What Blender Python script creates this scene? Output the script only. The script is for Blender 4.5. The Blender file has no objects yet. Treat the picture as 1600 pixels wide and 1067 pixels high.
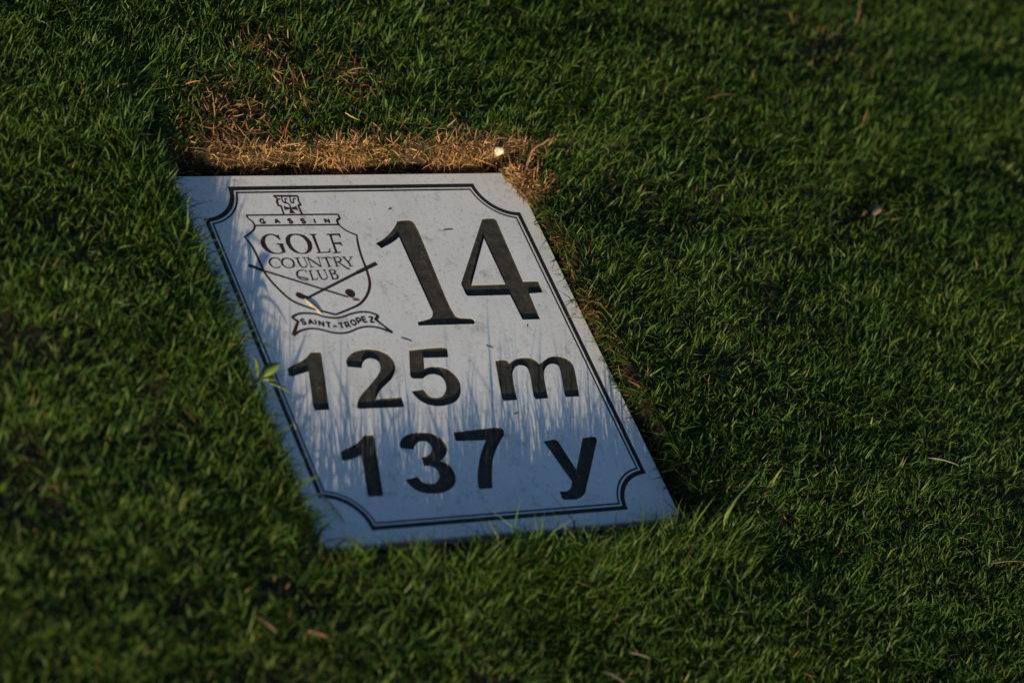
import bpy, bmesh, math, random
import numpy as np
from mathutils import Matrix, Vector, Euler
from mathutils.geometry import tessellate_polygon

random.seed(5)
rng = np.random.default_rng(14)
SC = bpy.context.scene
COL = SC.collection

# ------------------------------------------------------------------ camera
cam_data = bpy.data.cameras.new('camera')
cam = bpy.data.objects.new('camera', cam_data)
COL.objects.link(cam)
ROT = Matrix(((0.84351645, 0.03852006, -0.53572026),
              (-0.36308455, 0.77589468, -0.51590411),
              (0.39578985, 0.62968536, 0.66846596)))
cam.matrix_world = Matrix.Translation((-1.025184, -1.051015, 1.362929)) @ ROT.to_4x4()
cam_data.sensor_width = 36.0
cam_data.lens = 108.0
cam_data.clip_start = 0.05
cam_data.clip_end = 2000.0
cam_data.dof.use_dof = True
cam_data.dof.focus_distance = 2.065
cam_data.dof.aperture_fstop = 5.0
SC.camera = cam

# ------------------------------------------------------------------ sky, sun, exposure
SUN_ELEV = math.radians(10.8)
SHADOW_DIR = math.radians(69.0)              # the way shadows run over the plate
world = bpy.data.worlds.new('World')
SC.world = world
world.use_nodes = True
wn = world.node_tree.nodes
wn.clear()
sky = wn.new('ShaderNodeTexSky')
sky.sky_type = 'NISHITA'
sky.sun_disc = False
sky.sun_elevation = SUN_ELEV
to_sun = Vector((-math.cos(SHADOW_DIR) * math.cos(SUN_ELEV), -math.sin(SHADOW_DIR) * math.cos(SUN_ELEV), math.sin(SUN_ELEV)))
sky.sun_rotation = math.atan2(to_sun.x, to_sun.y)
sky.altitude = 50.0
sky.ozone_density = 3.0
sky.dust_density = 0.6
bg = wn.new('ShaderNodeBackground')
bg.inputs['Strength'].default_value = 0.082
wo = wn.new('ShaderNodeOutputWorld')
world.node_tree.links.new(sky.outputs[0], bg.inputs['Color'])
world.node_tree.links.new(bg.outputs[0], wo.inputs['Surface'])

sun_data = bpy.data.lights.new('sun', 'SUN')
sun_data.energy = 5.0
sun_data.angle = math.radians(0.55)
sun_data.color = (1.0, 0.845, 0.57)
sun = bpy.data.objects.new('sun', sun_data)
COL.objects.link(sun)
sun.location = to_sun * 6.0
sun.rotation_euler = (-to_sun).to_track_quat('-Z', 'Y').to_euler()

SC.view_settings.view_transform = 'Standard'
SC.view_settings.look = 'None'
SC.view_settings.exposure = 0.42
SC.view_settings.gamma = 1.0
SC.render.engine = 'CYCLES'
SC.cycles.max_bounces = 8
SC.cycles.use_denoising = True

# ------------------------------------------------------------------ helpers
def tag(o, label=None, cat=None, group=None, kind=None):
    if label: o['label'] = label
    if cat: o['category'] = cat
    if group: o['group'] = group
    if kind: o['kind'] = kind
    return o

def link(name, me, mat=None, parent=None):
    o = bpy.data.objects.new(name, me)
    COL.objects.link(o)
    if mat is not None: me.materials.append(mat)
    if parent is not None: o.parent = parent
    return o

def mesh_from(verts, faces, smooth=False):
    me = bpy.data.meshes.new('m')
    me.from_pydata([tuple(v) for v in verts], [], faces)
    if smooth:
        me.polygons.foreach_set('use_smooth', [True] * len(me.polygons))
    me.update()
    return me

def value_noise(x, y, scale, seed):
    """smooth value noise on a hashed lattice, 0..1"""
    u = np.asarray(x) / scale; v = np.asarray(y) / scale
    iu = np.floor(u).astype(np.int64); iv = np.floor(v).astype(np.int64)
    fu = u - iu; fv = v - iv
    fu = fu * fu * (3 - 2 * fu); fv = fv * fv * (3 - 2 * fv)
    def h(a, b):
        n = (a * 374761393 + b * 668265263 + seed * 1274126177) & 0xffffffff
        n = ((n ^ (n >> 13)) * 1274126177) & 0xffffffff
        return ((n ^ (n >> 16)) & 0xffff) / 65535.0
    return (h(iu, iv) * (1 - fu) + h(iu + 1, iv) * fu) * (1 - fv) + (h(iu, iv + 1) * (1 - fu) + h(iu + 1, iv + 1) * fu) * fv

def fbm(x, y, scale, seed, octaves=3):
    s = 0; a = 1; t = 0
    for k in range(octaves):
        s = s + a * value_noise(x, y, scale / 2 ** k, seed + k * 17); t += a; a *= 0.5
    return s / t

def smoothstep(a, b, x):
    t = np.clip((x - a) / (b - a), 0, 1)
    return t * t * (3 - 2 * t)

# ------------------------------------------------------------------ materials
def new_mat(name):
    m = bpy.data.materials.new(name)
    m.use_nodes = True
    nt = m.node_tree
    return m, nt, nt.nodes, nt.links, nt.nodes['Principled BSDF']

def blade_material(name, translucency, rough):
    m, nt, N, L, P = new_mat(name)
    a = N.new('ShaderNodeAttribute'); a.attribute_name = 'tint'
    L.new(a.outputs['Color'], P.inputs['Base Color'])
    P.inputs['Roughness'].default_value = rough
    P.inputs['Specular IOR Level'].default_value = 0.22
    tr = N.new('ShaderNodeBsdfTranslucent')
    L.new(a.outputs['Color'], tr.inputs['Color'])
    mx = N.new('ShaderNodeMixShader'); mx.inputs[0].default_value = translucency
    out = N['Material Output']
    L.new(P.outputs[0], mx.inputs[1]); L.new(tr.outputs[0], mx.inputs[2]); L.new(mx.outputs[0], out.inputs[0])
    return m

MAT_GRASS = blade_material('grass_blade', 0.36, 0.50)
MAT_STRAW = blade_material('dry_straw', 0.12, 0.75)

def ramp(N, stops):
    r = N.new('ShaderNodeValToRGB')
    e = r.color_ramp.elements
    e[0].position, e[0].color = stops[0][0], (*stops[0][1], 1)
    e[1].position, e[1].color = stops[-1][0], (*stops[-1][1], 1)
    for p, c in stops[1:-1]:
        k = e.new(p); k.color = (*c, 1)
    return r

def noise(N, L, coord, scale, detail=4, rough=0.55):
    n = N.new('ShaderNodeTexNoise')
    n.inputs['Scale'].default_value = scale; n.inputs['Detail'].default_value = detail; n.inputs['Roughness'].default_value = rough
    L.new(coord, n.inputs['Vector'])
    return n

def soil_material():
    m, nt, N, L, P = new_mat('soil')
    g = N.new('ShaderNodeNewGeometry')
    n = noise(N, L, g.outputs['Position'], 160, 6, 0.65)
    r = ramp(N, [(0.25, (0.014, 0.010, 0.006)), (0.55, (0.036, 0.025, 0.015)), (0.8, (0.075, 0.05, 0.028))])
    L.new(n.outputs['Fac'], r.inputs[0])
    # far from the plate the sheet takes the lawn's own green
    n2 = noise(N, L, g.outputs['Position'], 9, 5, 0.6)
    r2 = ramp(N, [(0.3, (0.022, 0.04, 0.010)), (0.7, (0.05, 0.085, 0.02))])
    L.new(n2.outputs['Fac'], r2.inputs[0])
    ln = N.new('ShaderNodeVectorMath'); ln.operation = 'LENGTH'; L.new(g.outputs['Position'], ln.inputs[0])
    mr = N.new('ShaderNodeMapRange'); mr.inputs[1].default_value = 0.9; mr.inputs[2].default_value = 2.0
    L.new(ln.outputs['Value'], mr.inputs[0])
    mx = N.new('ShaderNodeMix'); mx.data_type = 'RGBA'
    L.new(mr.outputs[0], mx.inputs[0]); L.new(r.outputs[0], mx.inputs[6]); L.new(r2.outputs[0], mx.inputs[7])
    L.new(mx.outputs[2], P.inputs['Base Color'])
    P.inputs['Roughness'].default_value = 0.95
    P.inputs['Specular IOR Level'].default_value = 0.15
    b = N.new('ShaderNodeBump'); b.inputs['Strength'].default_value = 0.9; b.inputs['Distance'].default_value = 0.003
    L.new(n.outputs['Fac'], b.inputs['Height']); L.new(b.outputs[0], P.inputs['Normal'])
    return m
MAT_SOIL = soil_material()

def enamel_material():
    """weathered off-white sign face: faint mottling, smears, fine specks"""
    m, nt, N, L, P = new_mat('weathered_white_face')
    tc = N.new('ShaderNodeTexCoord')
    co = tc.outputs['Object']
    n1 = noise(N, L, co, 22, 6, 0.6)
    r1 = ramp(N, [(0.28, (0.68, 0.665, 0.65)), (0.5, (0.765, 0.755, 0.745)), (0.75, (0.81, 0.80, 0.795))])
    L.new(n1.outputs['Fac'], r1.inputs[0])
    n2 = noise(N, L, co, 420, 3, 0.5)
    r2 = ramp(N, [(0.28, (0.74, 0.73, 0.72)), (0.40, (1, 1, 1))])
    L.new(n2.outputs['Fac'], r2.inputs[0])
    n3 = noise(N, L, co, 95, 5, 0.7)
    r3 = ramp(N, [(0.27, (0.62, 0.60, 0.57)), (0.44, (1, 1, 1))])
    L.new(n3.outputs['Fac'], r3.inputs[0])
    # thin smears left by mowing
    mp = N.new('ShaderNodeMapping'); mp.inputs['Scale'].default_value = (260, 12, 1); mp.inputs['Rotation'].default_value = (0, 0, 0.25)
    L.new(co, mp.inputs['Vector'])
    n4 = noise(N, L, mp.outputs[0], 1.0, 3, 0.6)
    r4 = ramp(N, [(0.26, (0.86, 0.855, 0.85)), (0.40, (1, 1, 1))])
    L.new(n4.outputs['Fac'], r4.inputs[0])
    prev = r1.outputs[0]
    for r in (r2, r3, r4):
        mx = N.new('ShaderNodeMix'); mx.data_type = 'RGBA'; mx.blend_type = 'MULTIPLY'; mx.inputs[0].default_value = 1.0
        L.new(prev, mx.inputs[6]); L.new(r.outputs[0], mx.inputs[7]); prev = mx.outputs[2]
    # scattered crumbs of dirt
    v = N.new('ShaderNodeTexVoronoi'); v.inputs['Scale'].default_value = 75
    L.new(co, v.inputs['Vector'])
    rv = ramp(N, [(0.03, (0.14, 0.11, 0.09)), (0.06, (1, 1, 1))])
    L.new(v.outputs['Distance'], rv.inputs[0])
    gate = noise(N, L, co, 14, 2, 0.5)
    rg = ramp(N, [(0.50, (0, 0, 0)), (0.60, (1, 1, 1))]); L.new(gate.outputs['Fac'], rg.inputs[0])
    mx = N.new('ShaderNodeMix'); mx.data_type = 'RGBA'; mx.blend_type = 'MULTIPLY'
    L.new(rg.outputs[0], mx.inputs[0]); L.new(prev, mx.inputs[6]); L.new(rv.outputs[0], mx.inputs[7])
    n6 = noise(N, L, co, 48, 7, 0.72)
    r6 = ramp(N, [(0.60, (0, 0, 0)), (0.72, (1, 1, 1))]); L.new(n6.outputs['Fac'], r6.inputs[0])
    k6 = N.new('ShaderNodeMath'); k6.operation = 'MULTIPLY'; k6.inputs[1].default_value = 0.34; L.new(r6.outputs[0], k6.inputs[0])
    m6 = N.new('ShaderNodeMix'); m6.data_type = 'RGBA'
    L.new(k6.outputs[0], m6.inputs[0]); L.new(mx.outputs[2], m6.inputs[6]); m6.inputs[7].default_value = (0.36, 0.29, 0.22, 1)
    v7 = N.new('ShaderNodeTexVoronoi'); v7.inputs['Scale'].default_value = 210; L.new(co, v7.inputs['Vector'])
    r7 = ramp(N, [(0.05, (1, 1, 1)), (0.12, (0, 0, 0))]); L.new(v7.outputs['Distance'], r7.inputs[0])
    g7 = noise(N, L, co, 33, 3, 0.6)
    q7 = ramp(N, [(0.50, (0, 0, 0)), (0.58, (0.8, 0.8, 0.8))]); L.new(g7.outputs['Fac'], q7.inputs[0])
    k7 = N.new('ShaderNodeMath'); k7.operation = 'MULTIPLY'; L.new(r7.outputs[0], k7.inputs[0]); L.new(q7.outputs[0], k7.inputs[1])
    mx = N.new('ShaderNodeMix'); mx.data_type = 'RGBA'
    L.new(k7.outputs[0], mx.inputs[0]); L.new(m6.outputs[2], mx.inputs[6]); mx.inputs[7].default_value = (0.30, 0.25, 0.20, 1)
    L.new(mx.outputs[2], P.inputs['Base Color'])
    rr = N.new('ShaderNodeMapRange'); rr.inputs[3].default_value = 0.42; rr.inputs[4].default_value = 0.7
    L.new(n3.outputs['Fac'], rr.inputs[0]); L.new(rr.outputs[0], P.inputs['Roughness'])
    P.inputs['Specular IOR Level'].default_value = 0.4
    b = N.new('ShaderNodeBump'); b.inputs['Strength'].default_value = 0.25; b.inputs['Distance'].default_value = 0.0006
    L.new(n3.outputs['Fac'], b.inputs['Height']); L.new(b.outputs[0], P.inputs['Normal'])
    return m
MAT_FACE = enamel_material()

def paint_material(name, dark, dirt, amount=0.5, rough=0.7):
    m, nt, N, L, P = new_mat(name)
    tc = N.new('ShaderNodeTexCoord')
    n = noise(N, L, tc.outputs['Object'], 150, 6, 0.65)
    r = ramp(N, [(0.3, dark), (0.75, dirt)])
    L.new(n.outputs['Fac'], r.inputs[0])
    n2 = noise(N, L, tc.outputs['Object'], 700, 2, 0.5)
    r2 = ramp(N, [(0.66, (0, 0, 0)), (0.72, (1, 1, 1))]); L.new(n2.outputs['Fac'], r2.inputs[0])
    k = N.new('ShaderNodeMath'); k.operation = 'MULTIPLY'; k.inputs[1].default_value = amount
    gt = noise(N, L, tc.outputs['Object'], 45, 2, 0.5)
    rgt = ramp(N, [(0.50, (0, 0, 0)), (0.64, (1, 1, 1))]); L.new(gt.outputs['Fac'], rgt.inputs[0])
    kk = N.new('ShaderNodeMath'); kk.operation = 'MULTIPLY'; L.new(r2.outputs[0], kk.inputs[0]); L.new(rgt.outputs[0], kk.inputs[1])
    L.new(kk.outputs[0], k.inputs[0])
    mx = N.new('ShaderNodeMix'); mx.data_type = 'RGBA'
    L.new(k.outputs[0], mx.inputs[0]); L.new(r.outputs[0], mx.inputs[6]); mx.inputs[7].default_value = (0.45, 0.42, 0.38, 1)
    L.new(mx.outputs[2], P.inputs['Base Color'])
    P.inputs['Roughness'].default_value = rough
    P.inputs['Specular IOR Level'].default_value = 0.25
    b = N.new('ShaderNodeBump'); b.inputs['Strength'].default_value = 0.5; b.inputs['Distance'].default_value = 0.0008
    L.new(n.outputs['Fac'], b.inputs['Height']); L.new(b.outputs[0], P.inputs['Normal'])
    return m
MAT_GROOVE = paint_material('grimy_black_groove', (0.024, 0.023, 0.020), (0.085, 0.074, 0.056), 0.9, 0.9)
MAT_INK = paint_material('black_print', (0.012, 0.011, 0.010), (0.028, 0.023, 0.018), 0.12, 0.6)
MAT_CREST = paint_material('brown_black_print', (0.024, 0.012, 0.009), (0.060, 0.026, 0.017), 0.12, 0.7)

def plain_material(name, c0, c1, scale, rough=0.7):
    m, nt, N, L, P = new_mat(name)
    tc = N.new('ShaderNodeTexCoord')
    n = noise(N, L, tc.outputs['Object'], scale, 5, 0.6)
    r = ramp(N, [(0.3, c0), (0.7, c1)]); L.new(n.outputs['Fac'], r.inputs[0])
    L.new(r.outputs[0], P.inputs['Base Color']); P.inputs['Roughness'].default_value = rough
    b = N.new('ShaderNodeBump'); b.inputs['Strength'].default_value = 0.4; b.inputs['Distance'].default_value = 0.001
    L.new(n.outputs['Fac'], b.inputs['Height']); L.new(b.outputs[0], P.inputs['Normal'])
    return m

# ------------------------------------------------------------------ lettering, in millimetres on the face of the plate
ENGRAVED = [
 ('digit', '1', [[(21.86,107.99,1),(32.26,108.04,0),(33.82,105.59,0),(32.55,25.77,0),(34.82,23.17,0),(44.93,21.24,0),(45.53,18.25,1),(44.21,16.92,1),(1.79,17.49,1),(2.09,20.68,1),(14.37,24.08,0),(16.92,28.3,1),(17.12,93.35,1),(11.12,89.42,0),(-0.16,84.05,1),(-2.86,88.39,1),(7.61,94.27,0),(17.01,102.15,0)]]),
 ('digit', '4', [[(89.29,108.22,1),(99.19,108.19,0),(99.83,106.78,1),(97.87,51.92,1),(109.83,51.75,1),(109.49,41.56,1),(98.34,41.1,1),(97.09,18.56,1),(83.2,18.83,1),(82.51,40.38,1),(49.21,40.81,1),(48.37,42.62,1),(48.47,51.5,1)],[(82.97,90.33,1),(82.75,50.05,1),(56.16,50.14,1)]]),
 ('digit', '1', [[(-85.26,-0.12,1),(-78.64,-0.26,1),(-78.27,-1.92,1),(-89.34,-46.58,1),(-99.58,-46.69,1),(-99.99,-43.99,1),(-92.8,-15.62,1),(-105.88,-19.15,1),(-107.98,-17.87,1),(-106.72,-12.45,1),(-104.28,-10.96,1),(-90.8,-4.86,0)]]),
 ('digit', '2', [[(-63.29,-10.26,0),(-60.29,-5.83,0),(-54.63,-1.84,0),(-48.09,-0.19,0),(-41.49,-0.0,0),(-35.0,-1.66,0),(-30.06,-5.77,0),(-28.32,-11.17,0),(-30.02,-17.68,0),(-34.61,-24.0,0),(-41.81,-29.48,0),(-48.15,-34.32,0),(-53.09,-40.18,1),(-34.1,-39.86,1),(-34.94,-47.15,1),(-36.13,-47.92,1),(-68.7,-47.26,1),(-69.23,-45.95,1),(-67.07,-41.58,0),(-62.02,-36.08,0),(-55.23,-30.64,0),(-46.48,-23.32,0),(-41.57,-18.35,0),(-39.76,-14.51,0),(-39.85,-10.21,0),(-43.85,-7.56,0),(-48.34,-8.44,0),(-51.37,-10.91,0),(-53.68,-15.05,1),(-63.26,-13.54,1)]]),
 ('digit', '5', [[(-13.52,-2.27,1),(13.93,-1.56,0),(15.39,-2.7,1),(13.21,-9.73,1),(-5.27,-9.27,1),(-8.34,-18.01,1),(-3.19,-16.46,0),(2.45,-16.67,0),(7.86,-18.65,0),(11.53,-22.52,0),(13.41,-28.39,0),(12.58,-34.08,0),(9.51,-40.66,0),(4.39,-45.53,0),(-2.31,-47.95,0),(-10.25,-48.83,0),(-17.05,-47.02,0),(-21.43,-43.92,0),(-24.19,-39.12,0),(-25.11,-35.36,1),(-15.72,-34.48,1),(-15.06,-36.33,0),(-13.98,-39.49,0),(-10.98,-41.37,0),(-7.28,-41.6,0),(-3.47,-40.39,0),(0.28,-36.47,0),(1.97,-32.94,0),(2.46,-28.28,0),(1.02,-24.81,0),(-2.54,-23.04,0),(-6.87,-23.16,0),(-10.56,-24.66,0),(-12.8,-26.1,1),(-20.35,-25.51,1),(-21.11,-23.28,1)]]),
 ('letter', 'm', [[(47.36,-14.47,1),(55.34,-13.95,0),(57.09,-15.47,1),(57.15,-17.37,1),(60.4,-15.41,0),(65.73,-13.23,0),(70.72,-12.87,0),(75.7,-13.61,0),(78.67,-15.92,0),(80.15,-19.09,1),(85.8,-15.82,0),(91.38,-13.25,0),(95.99,-12.92,0),(100.87,-13.99,0),(104.2,-16.57,0),(105.69,-19.76,0),(105.34,-24.53,0),(99.2,-47.44,1),(88.67,-47.36,1),(88.25,-45.82,1),(94.01,-23.9,0),(93.95,-21.04,0),(90.87,-19.44,0),(87.09,-19.95,0),(83.26,-22.59,0),(80.45,-26.47,0),(78.24,-32.5,0),(74.47,-47.56,1),(64.78,-47.67,1),(64.07,-45.29,1),(69.43,-23.96,0),(68.92,-21.09,0),(66.56,-19.44,0),(63.09,-19.35,0),(59.31,-21.51,0),(56.24,-25.58,0),(53.91,-32.5,0),(50.28,-47.47,1),(39.84,-47.61,1),(39.38,-45.17,1)]]),
 ('digit', '1', [[(-72.22,-67.72,1),(-66.26,-67.95,1),(-66.04,-69.48,1),(-77.05,-114.47,1),(-78.21,-115.08,1),(-87.57,-114.78,1),(-87.73,-112.43,1),(-80.41,-83.15,1),(-88.78,-85.8,0),(-94.53,-86.68,1),(-95.36,-85.31,1),(-93.67,-79.5,1),(-91.34,-78.36,1),(-79.61,-73.34,0)]]),
 ('digit', '3', [[(-50.53,-77.51,0),(-48.59,-74.32,0),(-43.69,-70.42,0),(-37.97,-68.69,0),(-31.12,-68.37,0),(-24.32,-69.63,0),(-20.04,-72.98,0),(-17.48,-77.74,0),(-17.91,-83.18,0),(-20.66,-87.53,0),(-25.97,-91.55,1),(-22.08,-94.38,0),(-20.19,-99.34,0),(-20.7,-105.31,0),(-23.67,-110.47,0),(-29.13,-114.21,0),(-35.47,-116.08,0),(-42.69,-116.08,0),(-49.3,-114.66,0),(-54.32,-110.7,0),(-57.5,-104.23,1),(-47.43,-102.51,1),(-46.53,-105.09,0),(-44.25,-107.65,0),(-40.72,-108.52,0),(-36.6,-107.95,0),(-32.86,-104.96,0),(-31.47,-100.88,0),(-32.21,-97.22,0),(-34.79,-95.34,0),(-39.5,-94.57,1),(-38.79,-88.01,1),(-34.79,-87.1,0),(-31.36,-85.54,0),(-28.84,-82.39,0),(-28.6,-78.77,0),(-30.79,-75.88,0),(-34.61,-75.61,0),(-38.31,-77.17,0),(-41.72,-81.46,1),(-50.35,-80.12,1)]]),
 ('digit', '7', [[(-7.6,-69.91,1),(28.97,-69.23,0),(29.69,-70.93,0),(28.64,-74.71,1),(22.85,-80.19,0),(17.33,-86.41,0),(12.76,-92.67,0),(8.61,-100.43,0),(5.43,-107.71,0),(2.37,-115.46,1),(-7.02,-115.45,1),(-7.57,-113.42,1),(-4.54,-105.43,0),(-0.72,-97.71,0),(3.94,-89.99,0),(8.91,-83.27,0),(13.28,-77.98,1),(-8.18,-77.23,1),(-9.15,-76.15,1)]]),
 ('letter', 'y', [[(55.61,-81.9,1),(64.7,-81.03,0),(66.78,-82.69,1),(70.44,-106.09,1),(86.47,-81.36,1),(96.23,-81.06,0),(96.94,-83.18,1),(95.38,-85.79,1),(73.02,-118.56,0),(68.28,-125.08,0),(63.7,-127.88,0),(59.54,-129.23,1),(50.67,-128.65,1),(49.77,-127.27,1),(50.44,-121.79,1),(56.18,-121.99,0),(60.02,-119.65,0),(62.93,-114.84,1)]]),
]
PRINTED = [
 ('G', [[(-73.87,97.31,0),(-76.28,98.48,0),(-79.52,98.68,0),(-83.24,97.56,0),(-86.23,95.16,0),(-88.01,92.18,0),(-88.49,88.9,0),(-87.58,85.59,0),(-85.21,83.05,0),(-81.98,81.58,0),(-77.78,81.46,0),(-74.68,82.18,0),(-72.7,82.67,1),(-72.31,89.26,1),(-71.07,90.06,1),(-76.83,90.5,1),(-76.63,89.77,1),(-75.23,89.07,1),(-75.32,83.03,1),(-77.95,82.28,0),(-81.12,82.65,0),(-83.59,84.92,0),(-84.77,88.8,0),(-84.32,92.63,0),(-82.43,95.89,0),(-79.96,97.48,0),(-77.52,97.69,0),(-75.31,95.97,0),(-73.49,93.16,1),(-72.69,93.41,1),(-72.76,98.39,1)]]),
 ('O', [[(-60.63,98.35,0),(-64.62,97.9,0),(-67.89,95.49,0),(-69.47,92.22,0),(-69.56,88.36,0),(-68.16,84.46,0),(-65.3,81.9,0),(-61.38,80.95,0),(-57.44,81.28,0),(-53.75,83.48,0),(-51.48,86.73,0),(-50.81,90.04,0),(-51.75,93.95,0),(-54.04,96.79,0),(-56.95,97.98,0)],[(-61.28,97.26,0),(-63.91,95.94,0),(-65.63,93.22,0),(-66.37,89.92,0),(-65.94,86.6,0),(-64.23,83.52,0),(-62.01,81.8,0),(-59.08,81.99,0),(-56.48,83.84,0),(-54.98,86.83,0),(-54.4,90.69,0),(-55.44,94.33,0),(-57.46,96.6,0)]]),
 ('L', [[(-49.83,97.79,1),(-44.31,97.76,1),(-44.56,97.1,1),(-46.15,96.69,1),(-46.96,82.17,1),(-41.79,82.13,1),(-40.22,83.08,1),(-39.73,85.0,1),(-38.72,85.14,1),(-39.9,81.4,1),(-50.55,81.18,1),(-50.3,81.83,1),(-48.72,82.22,1),(-48.34,96.64,1),(-49.84,97.12,1)]]),
 ('F', [[(-37.14,97.57,1),(-26.69,97.64,1),(-27.07,94.12,1),(-27.79,94.14,1),(-28.45,96.23,1),(-33.33,96.13,1),(-34.21,90.02,1),(-30.09,90.01,1),(-28.92,90.54,1),(-28.47,86.9,1),(-29.1,86.92,1),(-30.2,88.45,1),(-34.08,88.45,1),(-34.44,81.79,1),(-32.05,81.72,1),(-32.23,80.89,1),(-38.0,80.68,1),(-37.85,81.34,1),(-36.35,81.85,1),(-35.21,96.29,1),(-37.29,96.79,1)]]),
]
STROKED = [
 ('C', [[(-79.63,75.77,0.6,0),(-80.2,77.43,0.6,0),(-82.23,78.31,0.6,0),(-85.32,77.59,1.0,0),(-87.59,75.21,1.3,0),(-87.65,72.49,1.2,0),(-86.11,70.26,0.7,0),(-83.43,69.9,0.6,0),(-80.85,71.17,0.6,0)],[(-79.77,77.96,0.5,0),(-79.5,75.49,0.5,0)]]),
 ('O', [[(-73.47,77.76,0.6,0),(-76.53,77.15,1.0,0),(-78.53,74.91,1.3,0),(-78.82,72.19,1.2,0),(-76.86,69.84,0.7,0),(-74.13,69.58,0.6,0),(-71.53,70.86,1.0,0),(-70.3,73.28,1.3,0),(-70.8,76.03,1.2,0),(-73.47,77.76,0.6,0)]]),
 ('U', [[(-66.45,77.54,1.2,0),(-66.32,71.51,1.2,0),(-65.15,69.56,0.8,0),(-62.6,70.02,0.7,0),(-61.06,71.61,0.6,0),(-61.18,77.65,0.6,1)],[(-68.56,77.61,0.45,0),(-64.47,77.75,0.45,0)],[(-62.83,77.7,0.45,0),(-59.26,77.7,0.45,0)]]),
 ('N', [[(-58.59,77.57,0.6,0),(-58.61,69.88,0.6,0)],[(-58.59,77.57,1.1,0),(-51.35,69.53,1.1,0)],[(-50.57,77.31,0.6,0),(-51.35,69.53,0.6,0)],[(-59.89,69.65,0.45,0),(-56.77,69.71,0.45,0)],[(-52.18,77.48,0.45,0),(-48.81,77.53,0.45,0)],[(-59.53,77.6,0.45,0),(-57.41,77.53,0.45,0)]]),
 ('T', [[(-48.2,77.24,0.65,0),(-41.46,77.3,0.65,0)],[(-48.2,77.24,0.45,0),(-48.58,75.6,0.45,0)],[(-41.46,77.3,0.45,0),(-41.36,75.64,0.45,0)],[(-45.12,77.14,1.2,0),(-45.12,69.54,1.2,0)],[(-46.63,69.37,0.45,0),(-43.47,69.49,0.45,0)]]),
 ('R', [[(-39.08,77.23,1.1,0),(-39.27,69.79,1.1,0)],[(-39.08,77.23,0.6,0),(-35.44,77.28,0.7,0),(-34.36,75.7,1.1,0),(-35.91,73.54,0.9,0),(-39.17,73.2,0.5,0)],[(-37.44,73.31,0.8,0),(-34.78,70.19,1.0,0),(-32.02,67.34,1.0,0),(-30.35,67.28,0.4,0)],[(-40.8,69.56,0.45,0),(-37.41,69.62,0.45,0)],[(-40.27,77.27,0.45,0),(-38.36,77.21,0.45,0)]]),
 ('Y', [[(-31.86,77.17,1.1,0),(-29.68,72.78,1.1,1),(-29.27,69.45,1.1,0)],[(-25.84,77.09,0.5,0),(-29.68,72.78,0.5,0)],[(-33.02,77.32,0.45,0),(-30.11,77.34,0.45,0)],[(-27.24,77.25,0.45,0),(-24.78,77.34,0.45,0)],[(-30.81,69.23,0.45,0),(-27.36,69.39,0.45,0)]]),
 ('C', [[(-63.61,65.41,0.5,0),(-64.75,66.81,0.5,0),(-66.93,67.32,0.6,0),(-69.62,66.43,1.0,0),(-71.26,64.58,1.3,0),(-71.55,61.87,1.2,0),(-70.25,59.65,0.8,0),(-67.72,58.85,0.6,0),(-64.09,59.7,0.5,0)],[(-64.08,67.33,0.4,0),(-63.58,64.86,0.4,0)]]),
 ('L', [[(-61.1,66.41,1.1,0),(-61.48,59.06,1.1,0)],[(-62.52,58.83,0.6,0),(-58.16,59.05,0.6,0)],[(-58.16,59.05,0.45,0),(-57.26,60.82,0.45,0)],[(-62.27,66.45,0.45,0),(-59.12,66.62,0.45,0)]]),
 ('U', [[(-55.36,66.49,1.1,0),(-55.01,60.46,1.1,0),(-54.17,58.91,0.75,0),(-51.93,59.15,0.7,0),(-50.21,60.57,0.6,0),(-50.25,66.75,0.6,1)],[(-56.77,66.54,0.45,0),(-53.65,66.59,0.45,0)],[(-51.43,66.79,0.45,0),(-48.79,66.81,0.45,0)]]),
 ('B', [[(-46.43,66.73,1.1,0),(-46.48,59.07,1.1,0)],[(-46.43,66.73,0.5,0),(-43.55,66.74,0.7,0),(-42.69,65.23,1.1,0),(-43.78,63.62,0.9,0),(-46.11,63.16,0.5,0)],[(-46.11,63.16,0.5,0),(-43.04,63.05,0.8,0),(-42.21,60.83,1.2,0),(-43.54,59.23,0.9,0),(-47.29,58.82,0.6,0)]]),
]
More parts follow.
